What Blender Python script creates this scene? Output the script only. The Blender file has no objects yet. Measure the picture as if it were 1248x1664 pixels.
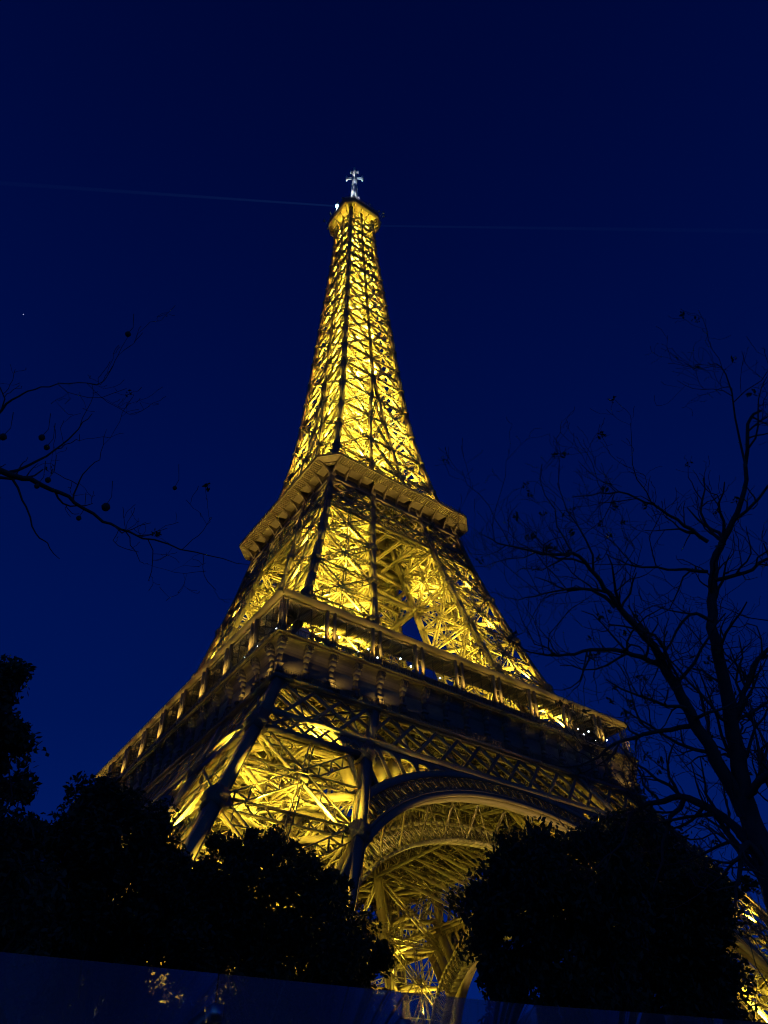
import bpy, math
import numpy as np
from mathutils import Vector, Matrix
rng = np.random.default_rng(7)
rad = math.radians
sc = bpy.context.scene
COL = sc.collection

# ------------------------------------------------------------------ camera
CAM = np.array([-72.9372, -108.4068, 1.6748])
CF = np.array([0.43894449, 0.5776931, 0.68818487])
CR = np.array([0.81041267, -0.58530087, -0.02557729])
CU = np.array([-0.38801938, -0.56894075, 0.7250844])
FPX = 1206.15
cd = bpy.data.cameras.new("camera"); cam = bpy.data.objects.new("camera", cd); COL.objects.link(cam)
cd.sensor_fit = 'HORIZONTAL'; cd.sensor_width = 36.0; cd.lens = 36.0 * FPX / 1248.0
cd.clip_start = 0.1; cd.clip_end = 20000
m = Matrix.Identity(4)
for i in range(3):
    m[i][0], m[i][1], m[i][2], m[i][3] = CR[i], CU[i], -CF[i], CAM[i]
cam.matrix_world = m
sc.camera = cam

# ------------------------------------------------------------------ world: dusk sky
w = bpy.data.worlds.new("World"); sc.world = w; w.use_nodes = True
nt = w.node_tree; nt.nodes.clear()
wo = nt.nodes.new('ShaderNodeOutputWorld'); bg = nt.nodes.new('ShaderNodeBackground')
tcw = nt.nodes.new('ShaderNodeTexCoord'); sep = nt.nodes.new('ShaderNodeSeparateXYZ'); rmp = nt.nodes.new('ShaderNodeValToRGB')
nt.links.new(tcw.outputs['Generated'], sep.inputs[0]); nt.links.new(sep.outputs['Z'], rmp.inputs['Fac'])
el = rmp.color_ramp.elements; el[0].position = 0.0; el[0].color = (.0007, .0125, .135, 1); el[1].position = 1.0; el[1].color = (0, .0019, .031, 1)
for p_, c_ in ((.2, (.0004, .0104, .116)), (.45, (0, .0061, .079)), (.7, (0, .0040, .060)), (.88, (0, .0027, .043))):
    e_ = rmp.color_ramp.elements.new(p_); e_.color = (*c_, 1)
dt = nt.nodes.new('ShaderNodeVectorMath'); dt.operation = 'DOT_PRODUCT'; dt.inputs[1].default_value = (-.5, -.86, 0); nt.links.new(tcw.outputs['Generated'], dt.inputs[0])
mg = nt.nodes.new('ShaderNodeMath'); mg.operation = 'MAXIMUM'; mg.inputs[1].default_value = 0; nt.links.new(dt.outputs['Value'], mg.inputs[0])
mp = nt.nodes.new('ShaderNodeMath'); mp.operation = 'POWER'; mp.inputs[1].default_value = 3; nt.links.new(mg.outputs[0], mp.inputs[0])
mxw = nt.nodes.new('ShaderNodeMix'); mxw.data_type = 'RGBA'; mxw.blend_type = 'ADD'; mxw.inputs['B'].default_value = (.010, .040, .08, 1)
nt.links.new(mp.outputs[0], mxw.inputs['Factor']); nt.links.new(rmp.outputs['Color'], mxw.inputs['A']); nt.links.new(mxw.outputs['Result'], bg.inputs['Color'])
bg.inputs['Strength'].default_value = 1.1
nt.links.new(bg.outputs['Background'], wo.inputs['Surface'])

vs = sc.view_settings
sc.display_settings.display_device = 'sRGB'
vs.view_transform = 'Standard'; vs.look = 'None'; vs.exposure = 0; vs.gamma = 1; vs.use_curve_mapping = False
sc.render.engine = 'CYCLES'
cy = sc.cycles
cy.use_denoising = True; cy.denoiser = 'OPENIMAGEDENOISE'; cy.denoising_input_passes = 'RGB_ALBEDO_NORMAL'; cy.denoising_prefilter = 'ACCURATE'; cy.use_adaptive_sampling = False
cy.pixel_filter_type = 'BLACKMAN_HARRIS'; cy.filter_width = 1.1
cy.max_bounces = 4; cy.diffuse_bounces = 2; cy.glossy_bounces = 2; cy.transmission_bounces = 4; cy.transparent_max_bounces = 16
cy.use_light_tree = True
cy.sample_clamp_indirect = 4.0

# lamp power multipliers
K_PILLAR, K_MID, K_SHAFT, K_FACE = 1.5, 1.5, 2.3, 1.6

# ------------------------------------------------------------------ materials
def mat(name, col, rough=0.6, metal=0.0, noise=0.0, nscale=2.0, spec=0.5, emit=None, estr=0, island=0):
    mt = bpy.data.materials.new(name); mt.use_nodes = True
    t = mt.node_tree; b = t.nodes['Principled BSDF']
    b.inputs['Base Color'].default_value = (*col, 1); b.inputs['Roughness'].default_value = rough
    b.inputs['Metallic'].default_value = metal; b.inputs['Specular IOR Level'].default_value = spec
    if noise > 0:
        n = t.nodes.new('ShaderNodeTexNoise'); n.inputs['Scale'].default_value = nscale; n.inputs['Detail'].default_value = 4
        tc = t.nodes.new('ShaderNodeTexCoord'); t.links.new(tc.outputs['Object'], n.inputs['Vector'])
        mx = t.nodes.new('ShaderNodeMix'); mx.data_type = 'RGBA'
        mx.inputs['A'].default_value = (*[c * (1 - noise) for c in col], 1)
        mx.inputs['B'].default_value = (*[min(1, c * (1 + noise)) for c in col], 1)
        t.links.new(n.outputs['Fac'], mx.inputs['Factor']); t.links.new(mx.outputs['Result'], b.inputs['Base Color'])
    if island > 0:                     # every bar has its own weathering of the paint
        gi = t.nodes.new('ShaderNodeNewGeometry'); mr_ = t.nodes.new('ShaderNodeMapRange'); mr_.inputs['To Min'].default_value = 1 - island; mr_.inputs['To Max'].default_value = 1 + island
        t.links.new(gi.outputs['Random Per Island'], mr_.inputs['Value'])
        ml_ = t.nodes.new('ShaderNodeVectorMath'); ml_.operation = 'SCALE'
        t.links.new(mx.outputs['Result'], ml_.inputs[0]); t.links.new(mr_.outputs['Result'], ml_.inputs['Scale']); t.links.new(ml_.outputs['Vector'], b.inputs['Base Color'])
    if emit:
        b.inputs['Emission Color'].default_value = (*emit, 1); b.inputs['Emission Strength'].default_value = estr
    return mt

IRON = mat("brown_iron_paint", (0.18, 0.15, 0.105), 0.55, noise=0.22, nscale=0.6, spec=0.3, island=.38)
IRON2 = mat("brown_iron_panel", (0.15, 0.13, 0.10), 0.6, noise=0.3, nscale=1.5, spec=0.3, island=.35)
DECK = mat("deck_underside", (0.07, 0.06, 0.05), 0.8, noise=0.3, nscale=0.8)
NET = mat("net_wire", (0.03, 0.028, 0.025), 0.6)
STONE = mat("masonry", (0.35, 0.32, 0.27), 0.9, noise=0.25, nscale=1.2)
WHITE = mat("white_antenna_paint", (0.6, 0.63, 0.63), 0.5)
GLASSD = mat("pavilion_glass", (0.05, 0.06, 0.07), 0.15)
BULB = mat("white_bulb", (1, 1, 1), 0.5, emit=(0.75, 0.9, 1.0), estr=14)
BEACON = mat("beacon_lens", (1, 1, 1), 0.4, emit=(0.55, 0.85, 1.0), estr=10)
LAMPF = mat("floodlight_face", (0.9, 0.8, 0.5), 0.4, emit=(1.0, 0.75, 0.25), estr=1.2)
BLACK = mat("dark_housing", (0.05, 0.05, 0.05), 0.6)
LEAF = mat("evergreen_leaf", (0.045, 0.065, 0.03), 0.6, noise=0.4, nscale=1.0, spec=0.3)
LEAFB = mat("pale_leaf", (0.08, 0.10, 0.05), 0.6, noise=0.4, nscale=1.0, spec=0.3)
BARK = mat("bark", (0.085, 0.075, 0.068), 0.9, noise=0.4, nscale=6)
GRASS = mat("lawn", (0.05, 0.08, 0.03), 0.95, noise=0.4, nscale=0.8)
PAVE = mat("asphalt", (0.05, 0.05, 0.05), 0.9, noise=0.25, nscale=2.0)
STEEL = mat("barrier_steel", (0.55, 0.56, 0.58), 0.3, metal=0.9)

# ------------------------------------------------------------------ mesh builder (quads only)
class MB:
    def __init__(s): s.V = []; s.F = []; s.n = 0
    def add(s, V, F):
        V = np.asarray(V, float).reshape(-1, 3); s.V.append(V); s.F.append(np.asarray(F, np.int64).reshape(-1, 4) + s.n); s.n += len(V)
    def beams(s, P0, P1, w, h=None, up=(0, 0, 1.0), caps=False):
        P0 = np.atleast_2d(np.asarray(P0, float)); P1 = np.atleast_2d(np.asarray(P1, float))
        h = w if h is None else h
        d = P1 - P0; L = np.linalg.norm(d, axis=1, keepdims=True); ok = L[:, 0] > 1e-5
        P0, P1, d, L = P0[ok], P1[ok], d[ok], L[ok]
        if len(P0) == 0: return
        d = d / L
        up = np.broadcast_to(np.asarray(up, float), d.shape)
        sd = np.cross(d, up); nn = np.linalg.norm(sd, axis=1, keepdims=True)
        alt = np.cross(d, np.broadcast_to([1.0, 0.013, 0.0], d.shape)); sd = np.where(nn < 1e-3, alt, sd)
        sd /= np.linalg.norm(sd, axis=1, keepdims=True); u = np.cross(sd, d)
        a = sd * (w / 2); b = u * (h / 2)
        V = np.stack([P0 - a - b, P0 + a - b, P0 + a + b, P0 - a + b, P1 - a - b, P1 + a - b, P1 + a + b, P1 - a + b], 1)
        N = len(P0)
        f = [[0, 1, 5, 4], [1, 2, 6, 5], [2, 3, 7, 6], [3, 0, 4, 7]]
        if caps: f += [[3, 2, 1, 0], [4, 5, 6, 7]]
        F = (np.arange(N) * 8)[:, None, None] + np.array(f)[None]
        s.add(V.reshape(-1, 3), F.reshape(-1, 4))
    def beam(s, p, q, w, h=None, up=(0, 0, 1.0)): s.beams([p], [q], w, h, up, True)
    def box(s, a, b):
        x0, y0, z0 = a; x1, y1, z1 = b
        V = [(x0, y0, z0), (x1, y0, z0), (x1, y1, z0), (x0, y1, z0), (x0, y0, z1), (x1, y0, z1), (x1, y1, z1), (x0, y1, z1)]
        s.add(V, [[0, 3, 2, 1], [4, 5, 6, 7], [0, 1, 5, 4], [1, 2, 6, 5], [2, 3, 7, 6], [3, 0, 4, 7]])
    def poly(s, pts, w, h=None, up=(0, 0, 1.0)):
        pts = np.asarray(pts, float); s.beams(pts[:-1], pts[1:], w, h, up, True)
    def tube(s, pts, rs, n=8, cap=True):
        pts = np.asarray(pts, float); rs = np.broadcast_to(np.asarray(rs, float), (len(pts),))
        d = np.gradient(pts, axis=0); d /= np.linalg.norm(d, axis=1, keepdims=True) + 1e-12
        ref = np.array([0, 0, 1.0]) if abs(d[:, 2]).max() < .93 else np.array([0.83, 0.3, 0.1])
        a = np.cross(d, ref); a /= np.linalg.norm(a, axis=1, keepdims=True) + 1e-12; b = np.cross(d, a)
        t = np.linspace(0, 2 * np.pi, n, endpoint=False)
        V = pts[:, None] + rs[:, None, None] * (a[:, None] * np.cos(t)[None, :, None] + b[:, None] * np.sin(t)[None, :, None])
        k = len(pts); F = []
        i = np.arange(k - 1)[:, None] * n; j = np.arange(n)[None]; jn = (j + 1) % n
        F = np.stack([i + j, i + jn, i + n + jn, i + n + j], -1).reshape(-1, 4)
        V = V.reshape(-1, 3)
        if cap and n % 2 == 0:
            ex = []
            for base in (0, (k - 1) * n):
                for q in range(0, n // 2 - 1):
                    ex.append([base + q, base + q + 1, base + n - 2 - q, base + n - 1 - q])
            F = np.vstack([F, ex])
        s.add(V, F)
    def lathe(s, c, prof, n=12):
        prof = np.asarray(prof, float); t = np.linspace(0, 2 * np.pi, n, endpoint=False)
        V = np.stack([np.outer(prof[:, 0], np.cos(t)) + c[0], np.outer(prof[:, 0], np.sin(t)) + c[1], np.repeat(prof[:, 1:2] + c[2], n, 1)], -1).reshape(-1, 3)
        i = np.arange(len(prof) - 1)[:, None] * n; j = np.arange(n)[None]; jn = (j + 1) % n
        s.add(V, np.stack([i + j, i + jn, i + n + jn, i + n + j], -1).reshape(-1, 4))
    def rot4(s):
        """append the three copies turned by 90 degrees about the tower axis"""
        V = np.vstack(s.V); F = np.vstack(s.F); s.V = [V]; s.F = [F]; s.n = len(V)
        for k in (1, 2, 3):
            c, sn = [(0, 1), (-1, 0), (0, -1)][k - 1]
            W = V.copy(); W[:, 0] = c * V[:, 0] - sn * V[:, 1]; W[:, 1] = sn * V[:, 0] + c * V[:, 1]
            s.add(W, F)
    def build(s, name, material, parent=None, smooth=False):
        V = np.vstack(s.V); F = np.vstack(s.F)
        me = bpy.data.meshes.new(name)
        me.vertices.add(len(V)); me.vertices.foreach_set('co', V.ravel().astype(np.float32))
        me.loops.add(F.size); me.loops.foreach_set('vertex_index', F.ravel().astype(np.int32))
        me.polygons.add(len(F)); me.polygons.foreach_set('loop_start', np.arange(0, F.size, 4, dtype=np.int32))
        me.update(calc_edges=True); me.validate()
        if smooth: me.polygons.foreach_set('use_smooth', np.ones(len(me.polygons), bool))
        me.materials.append(material)
        o = bpy.data.objects.new(name, me); COL.objects.link(o)
        if parent is not None: o.parent = parent
        return o

def tag(o, label=None, cat=None, group=None, kind=None):
    if label: o['label'] = label
    if cat: o['category'] = cat
    if group: o['group'] = group
    if kind: o['kind'] = kind
    return o
def empty(name, loc=(0, 0, 0), parent=None):
    o = bpy.data.objects.new(name, None); o.location = loc; o.empty_display_size = .5; COL.objects.link(o)
    if parent is not None: o.parent = parent
    return o
def at(px, py, dist):
    """world point seen at photo pixel (px, py) at a distance along the ray"""
    d = CF + CR * (px - 624) / FPX - CU * (py - 832) / FPX
    return CAM + d / np.linalg.norm(d) * dist
def copy4(o, parent, names_children=True):
    """three copies of a part (with its sub-parts) turned about the tower axis"""
    out = [o]
    for k in (1, 2, 3):
        c = o.copy(); COL.objects.link(c); c.parent = parent; c.rotation_euler = (0, 0, k * math.pi / 2)
        for ch in list(o.children):
            g = ch.copy(); COL.objects.link(g); g.parent = c
        out.append(c)
    return out

# ================================================================== THE TOWER
ZA = [0, 25, 44, 51, 57.4, 75, 86, 96, 104, 113, 126, 142, 154, 177, 199, 230, 255, 276, 290]
AA = [60.3, 47.9, 37.8, 34.5, 31.7, 25.8, 22.8, 20.4, 18.6, 16.9, 14.2, 11.8, 10.5, 9.15, 8.1, 6.5, 5.3, 4.8, 4.6]
ZB = [0, 24, 34, 41, 51.6, 57, 75, 87, 103, 116, 129, 143, 157, 170]
BB = [45, 32.5, 27.6, 24.6, 19.3, 17.6, 13.0, 10.8, 8.0, 5.9, 4.2, 2.9, 1.6, 0.0]
a_ = lambda z: np.interp(z, ZA, AA)
b_ = lambda z: np.interp(z, ZB, BB)
cO = lambda z: np.array([-a_(z), -a_(z), z]); cP = lambda z: np.array([-b_(z), -a_(z), z])
cQ = lambda z: np.array([-a_(z), -b_(z), z]); cI = lambda z: np.array([-b_(z), -b_(z), z])
unit = lambda v: np.asarray(v, float) / np.linalg.norm(v)

def girder(mb, p, q, n, wid, dep, ch, lace, pitch, sides=True, inset=0.0):
    """open lattice girder: two deep flange plates joined by zigzag lacing; n is the outward face normal"""
    p = np.asarray(p, float); q = np.asarray(q, float); d = q - p; L = np.linalg.norm(d)
    if L < 1e-3: return
    d /= L; n = np.asarray(n, float); n = unit(n - d * (n @ d)); s = np.cross(d, n)
    p = p - n * (inset + dep * .3); q = q - n * (inset + dep * .3)
    o = [s * x * wid / 2 for x in (-1, 1)]
    mb.beams([p + k for k in o], [q + k for k in o], ch, dep, n)
    K = max(2, int(round(L / pitch))); t = np.linspace(0, L, K + 1)[:, None] * d[None] + p
    alt = np.where(np.arange(K + 1) % 2 == 0, -1, 1)[:, None]
    z = t + s * alt * wid / 2
    mb.beams(z[:-1], z[1:], lace, dep * .5, n)

def face(mb, c1, c2, levels, n, wid, dep, ch, lace, pitch, mid=True, off=0.6, xs=True, vert=True):
    for i, z in enumerate(levels):
        A, B = c1(z), c2(z)
        e = unit(B - A) * off
        if np.linalg.norm(B - A) < 2.2 * off: continue
        girder(mb, A + e, B - e, n, wid * .9, dep, ch, lace, pitch)
        if i + 1 < len(levels):
            z2 = levels[i + 1]; C, D = c1(z2), c2(z2)
            if xs:
                girder(mb, A + e, D - e, n, wid, dep, ch, lace, pitch, inset=.0)
                girder(mb, B - e, C + e, n, wid, dep, ch, lace, pitch, inset=dep * .15)
            zm = (z + z2) / 2; E, Fp = c1(zm), c2(zm)
            if mid: girder(mb, E + e, Fp - e, n, wid * .7, dep * .8, ch * .8, lace * .8, pitch)
            if vert:
                girder(mb, (A + B) / 2, (C + D) / 2, n, wid * .5, dep * .6, ch * .7, lace * .7, pitch, sides=False)
            M = (E + Fp) / 2
            up = unit((C + D) - (A + B)); sdv = unit(B - A)
            nn = unit(np.cross(sdv, up)); 
            mb.beam(M - up * wid * .5, M + up * wid * .5, wid * 1.0, .1, nn)     # gusset at the crossing

def column(c, zs, wdt, nodes=(), nsz=1.0):
    mb = MB(); P = np.array([c(z) for z in zs]); mb.poly(P, wdt, wdt, (0, 1.0, 0.0))
    for z in nodes:                                                        # joint plates with bolted collars
        p, q = c(z - nsz * .9), c(z + nsz * .9); mb.beam(p, q, wdt + .75 * nsz, wdt + .16, (0, 1.0, 0)); mb.beam(p, q, wdt + .16, wdt + .75 * nsz, (0, 1.0, 0))
        p, q = c(z - nsz * .45), c(z + nsz * .45); mb.beam(p, q, wdt + 1.3 * nsz, wdt + .1, (0, 1.0, 0)); mb.beam(p, q, wdt + .1, wdt + 1.3 * nsz, (0, 1.0, 0))
    # rivet strips / flange edges along the column
    for dx in (-1, 1):
        for dy in (-1, 1):
            mb.poly(P + np.array([dx, dy, 0]) * wdt * .5, .14, .14, (0, 1.0, 0))
    return mb

tower = empty("lattice_tower")
tag(tower, "tall wrought iron lattice tower glowing yellow with a white antenna on top", "tower")
NF, NL, NR, NB = (0, -1, 0.0), (-1, 0, 0.0), (1, 0, 0.0), (0, 1, 0.0)

def span(z0, z1, step): return list(np.linspace(z0, z1, max(2, int((z1 - z0) / step) + 1)))
# ---- lower pillars
LV = [5.5, 17.5, 29.5, 41.5]
mb = MB()
for (c1, c2, n) in ((cO, cP, NF), (cQ, cO, NL), (cI, cP, NR), (cQ, cI, NB)):
    face(mb, c1, c2, LV, n, 1.2, .42, .13, .085, 1.15)
    face(mb, c1, c2, [41.5, 50.5, 56.5], n, .9, .5, .14, .1, 1.4, mid=False, vert=False)
for z in LV + [11.5, 23.5, 35.5, 46, 51]:                                # diaphragms across the pillar
    girder(mb, cO(z), cI(z), (0, 0, 1), .7, .7, .12, .07, 1.2); girder(mb, cP(z), cQ(z), (0, 0, 1), .7, .7, .12, .07, 1.2)
    mP, mQ = (cO(z) + cP(z)) / 2, (cQ(z) + cI(z)) / 2; girder(mb, mP, mQ, (0, 0, 1), .6, .6, .12, .07, 1.2)
    mP, mQ = (cO(z) + cQ(z)) / 2, (cP(z) + cI(z)) / 2; girder(mb, mP, mQ, (0, 0, 1), .6, .6, .12, .07, 1.2)
pillar = mb.build("pillar", IRON, tower)
zc = [0] + LV + [44, 51, 57.4]
for c in (cO, cP, cQ, cI):
    column(c, zc, 1.15, [17.5, 29.5, 41.5] , 1.0).build("column", IRON, pillar)
    b = MB(); p = c(0); b.box((p[0] - 3, p[1] - 3, -.5), (p[0] + 3, p[1] + 3, 2.0)); b.box((p[0] - 2.3, p[1] - 2.3, 2.0), (p[0] + 2.3, p[1] + 2.3, 3.6)); b.build("masonry_footing", STONE, pillar)
# inclined lift track and stairs inside
b = MB(); ctr = lambda z: (cO(z) + cI(z)) / 2
for dx in (-1.5, 1.5):
    for dy in (-1.5, 1.5):
        P = np.array([ctr(z) + [dx, dy, 0] for z in zc]); b.poly(P, .35, .7)
for z in np.arange(2, 56, 1.6):
    p = ctr(z); b.beams([p + [-1.5, -1.5, 0], p + [1.5, -1.5, 0], p + [-1.5, 1.5, 0]], [p + [1.5, -1.5, 0], p + [1.5, 1.5, 0], p + [-1.5, -1.5, 0]], .15)
b.build("lift_track", IRON2, pillar)
b = MB()
for i, z in enumerate(np.arange(4, 54, 3.0)):
    p = ctr(z) + [3.6, -3.6, 0] if i % 2 == 0 else ctr(z) + [-3.6, -3.0, 0]; q = ctr(z + 3) + ([-3.6, -3.0, 0] if i % 2 == 0 else [3.6, -3.6, 0])
    b.beam(p, q, 1.3, .12); b.beam(p + [0, .6, .9], q + [0, .6, .9], .07); b.beam(p + [0, -.6, .9], q + [0, -.6, .9], .07); b.box(tuple(q - [1, .9, .1]), tuple(q + [1, .9, .05]))
b.build("staircase", IRON2, pillar)
copy4(pillar, tower)

# ---- belt truss of one side (lattice in the plane of the face)
def fp(x, z, o=0.0): return np.array([x, -a_(z) - o, z])
def lat(mb, x0f, x1f, z0, z1, sp, run, w, d, o=0.1):
    """crossed flat bars between heights z0 and z1, x0f/x1f: limits at height"""
    for sgn in (1, -1):
        x = x0f(z0) - run - sp
        while x < x1f(z0) + run + sp:
            pa, pb = (x, z0), (x + sgn * run, z1)
            # clip in t
            ts = np.linspace(0, 1, 33); xs = pa[0] + (pb[0] - pa[0]) * ts; zs = z0 + (z1 - z0) * ts
            ok = (xs >= x0f(zs)) & (xs <= x1f(zs))
            if ok.sum() >= 3:
                t = ts[ok]; t0, t1 = t[0], t[-1]
                P = fp(pa[0] + (pb[0] - pa[0]) * t0, z0 + (z1 - z0) * t0, o + (.06 if sgn > 0 else 0)); Q = fp(pa[0] + (pb[0] - pa[0]) * t1, z0 + (z1 - z0) * t1, o + (.06 if sgn > 0 else 0))
                mb.beam(P, Q, w, d, NF)
            x += sp
mA = lambda z: -a_(z) + .4; pA = lambda z: a_(z) - .4; mBf = lambda z: -b_(z); pBf = lambda z: b_(z)
b = MB()
lat(b, mA, pA, 44.6, 50.8, 4.0, 6.4, .42, .35)
lat(b, mA, mBf, 41.6, 44.4, 2.0, 3.0, .28, .25); lat(b, pBf, pA, 41.6, 44.4, 2.0, 3.0, .28, .25)
for z, w in ((44.5, .75), (51.0, .8)):
    b.beam(fp(-a_(z), z, .15), fp(a_(z), z, .15), w, .8, NF)
for sgn in (-1, 1): b.beam(fp(sgn * a_(41.4), 41.4, .15), fp(sgn * b_(41.4), 41.4, .15), .7, .8, NF)
for x in np.arange(-32, 33, 8.0): b.beam(fp(x, 44.5, -.2), fp(x, 51, -.2), .22, .5, NF)
# second, inner layer of the same belt, 1.6 m deep box
lat(b, mA, pA, 44.6, 50.8, 4.0, 6.4, .2, .2, o=-1.6)
for z in (44.5, 51): b.beam(fp(-a_(z) + 1, z, -1.6), fp(a_(z) - 1, z, -1.6), .4, .4, NF)
xs = np.arange(-33, 33.1, 2.0)
b.beams([fp(x, 51, 0) for x in xs], [fp(x + 1, 51, -1.6) for x in xs], .12); b.beams([fp(x, 44.6, 0) for x in xs], [fp(x + 1, 44.6, -1.6) for x in xs], .12)
belt = b.build("belt_truss", IRON, tower); copy4(belt, tower)

# ---- arch of one side
ZC = 0.5
def ap(t, R, o=0.0):
    x = R * math.sin(t); z = ZC + R * math.cos(t); return np.array([x, -a_(z) - o, z])
b = MB(); TT = np.linspace(-1.45, 1.45, 97)
def ringstrip(mb, R0, R1, o0, o1, T):
    """closed box ring between radii R0..R1 and depths o0..o1"""
    V = []; 
    for t in T: V += [ap(t, R0, o0), ap(t, R1, o0), ap(t, R1, o1), ap(t, R0, o1)]
    k = len(T); i = np.arange(k - 1) * 4; F = []
    for (q, r) in ((0, 1), (1, 2), (2, 3), (3, 0)): F.append(np.stack([i + q, i + r, i + r + 4, i + q + 4], -1))
    mb.add(V, np.vstack(F))
ringstrip(b, 40.4, 41.15, .35, -.1, TT); TO = TT[np.abs(TT) < .69]; ringstrip(b, 43.35, 44.3, .35, -.1, TO)
ringstrip(b, 41.15, 41.35, .45, -.1, TT)
arch = b.build("arch", IRON, tower)
b = MB(); ringstrip(b, 40.3, 40.5, -.1, -1.8, TT); ringstrip(b, 40.5, 41.3, -1.55, -1.8, TT); ringstrip(b, 43.4, 43.6, -.1, -2.6, TO); soff = b
b = MB()                                                                  # ornamental ring: radial bars, scrolls
def rlim(t):
    """radius at which the ring meets the column of the pillar"""
    for R_ in np.arange(43.4, 40.9, -.1):
        p_ = ap(t, R_)
        if abs(p_[0]) < b_(p_[2]) - .4: return R_
    return 0
for t in np.linspace(-1.3, 1.3, 66):
    if rlim(t) < 41.6: continue
    b.beam(ap(t, 41.2), ap(t, rlim(t)), .16, .16, NF)
    if rlim(t) < 43.3: continue
    b.beam(ap(t, 41.2, -.1), ap(t, 41.2, -2.4), .3, .12)
    for sgn in (-1, 1):                                                    # arcs that spring from the bars
        P = [ap(t + sgn * .018 * math.sin(k), 41.4 + 1.0 * (1 - math.cos(k)) , .1) for k in np.linspace(0, math.pi, 9)]; b.poly(P, .1, .12, NF)
        P = [ap(t + sgn * (.012 + .006 * math.cos(k)), 42.95 + .24 * math.sin(k), .1) for k in np.linspace(0, 2 * math.pi, 9)]; b.poly(P, .07, .1, NF)
        P = [ap(t + sgn * (.012 + .006 * math.cos(k)), 41.6 + .24 * math.sin(k), .1) for k in np.linspace(0, 2 * math.pi, 9)]; b.poly(P, .07, .1, NF)
b.build("scroll_ring", IRON, arch)
b = soff                                                                  # radial plates behind the scrolls
for t in np.linspace(-1.3, 1.3, 66)[::1]:
    if rlim(t) < 41.6: continue
    p0, p1 = ap(t, 41.3, -.15), ap(t, rlim(t), -.15); q0, q1 = ap(t, 41.3, -2.3), ap(t, rlim(t), -2.3)
    b.beam((p0 + q0) / 2, (p1 + q1) / 2, .1, 1.5, unit(q0 - p0))
b.build("arch_soffit", IRON, arch)
# spandrel plate with tall round-headed openings
def spandrel(mb, xl, xr, open_, o0=.25, o1=-.1):
    N = 12; xs = np.linspace(xl, xr, N + 1); r = (xr - xl) / 2; xc = (xl + xr) / 2
    for i in range(N):
        q = []
        for x in (xs[i], xs[i + 1]):
            zb = ZC + math.sqrt(max(44.2 ** 2 - x * x, 0)); zt = 44.4
            top = 43.3 + 0.0 * x; 
            zo = top - r + math.sqrt(max(r * r - (x - xc) ** 2, 0)) if open_ else zb
            q.append((x, max(zo, zb), zt))
        if q[0][2] - q[0][1] < .02 and q[1][2] - q[1][1] < .02: continue
        (x0, l0, h0), (x1, l1, h1) = q
        V = [fp(x0, l0, o0), fp(x1, l1, o0), fp(x1, h1, o0), fp(x0, h0, o0), fp(x0, l0, o1), fp(x1, l1, o1), fp(x1, h1, o1), fp(x0, h0, o1)]
        mb.add(V, [[0, 1, 2, 3], [7, 6, 5, 4], [0, 4, 5, 1], [3, 2, 6, 7], [0, 3, 7, 4], [1, 5, 6, 2]])
for sgn in (-1, 1):
    b = MB(); x = 8.6
    while x < 27:
        lo, hi = (x, x + 2.15); spandrel(b, *sorted((sgn * lo, sgn * hi)), True); spandrel(b, *sorted((sgn * hi, sgn * (hi + .55))), False)
        # deep reveals
        for xx in (lo, hi + .1):
            zb = ZC + math.sqrt(44.3 ** 2 - xx * xx); 
            if zb < 43: b.beam((fp(sgn * xx, zb, -.1) + fp(sgn * xx, zb, -2.3)) / 2, (fp(sgn * xx, 43.0, -.1) + fp(sgn * xx, 43.0, -2.3)) / 2, .1, 2.2, NF)
        x += 2.7
    spandrel(b, *sorted((sgn * 0.2, sgn * 8.6)), False)
    b.build("spandrel", IRON, arch)
# rear rib in the plane of the inner pillar faces
b = MB()
def ap2(t, R, dep): x = R * math.sin(t); z = ZC + R * math.cos(t); return np.array([x, -a_(z) + dep, z])
for dep in (8.0,):
    P = np.array([ap2(t, 36.9, dep) for t in TT]); b.poly(P, .35, 1.5, (0, 1.0, 0)); 
    P2 = np.array([ap2(t, 39.6, dep) for t in TT]); b.poly(P2, .3, .7, (0, 1.0, 0))
    b.beams(P[::1], P2[::1], .16); b.beams(P[:-1], P2[1:], .12); b.beams(P2[:-1], P[1:], .12)
    P3 = np.array([ap(t, 40.6, -2.4) for t in TT]); b.beams(P3[::4], P[::4], .22); b.beams(P3[:-4:4], P[4::4], .12)
b.build("rear_rib", IRON2, arch)
copy4(arch, tower)

# ---- frieze of one side with consoles and cove
b = MB(); HH = 34.45
b.box((-HH, -HH, 51.3), (HH - .3, -HH + .3, 55.2))
b.box((-HH - .25, -HH - .25, 51.35), (HH + .003, -HH - .003, 51.95)); b.box((-HH - 1.0, -HH - 1.0, 51.0), (HH - .5, -HH + .5, 51.3)); b.box((-HH - 1.05, -HH - 1.05, 51.16), (HH + .8, -HH - .8, 51.4))  # foot moulding made to project further so it shades the frieze panels
for i in range(7):                                                         # cove
    t0, t1 = i / 7 * math.pi / 2, (i + 1) / 7 * math.pi / 2
    y0, z0 = HH + .9 * (1 - math.cos(t0)), 55.2 + 2.0 * math.sin(t0); y1, z1 = HH + .9 * (1 - math.cos(t1)), 55.2 + 2.0 * math.sin(t1)
    b.add([(-y0, -y0, z0), (y0, -y0, z0), (y1, -y1, z1), (-y1, -y1, z1), (-y0, -y0 + .2, z0), (y0, -y0 + .2, z0), (y1, -y1 + .2, z1), (-y1, -y1 + .2, z1)], [[0, 1, 2, 3], [7, 6, 5, 4]])
b.box((-35.45, -35.45, 57.2), (34.2, -34.2, 57.5)); b.box((-35.75, -35.75, 57.5), (34.2, -34.2, 57.75))
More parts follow.
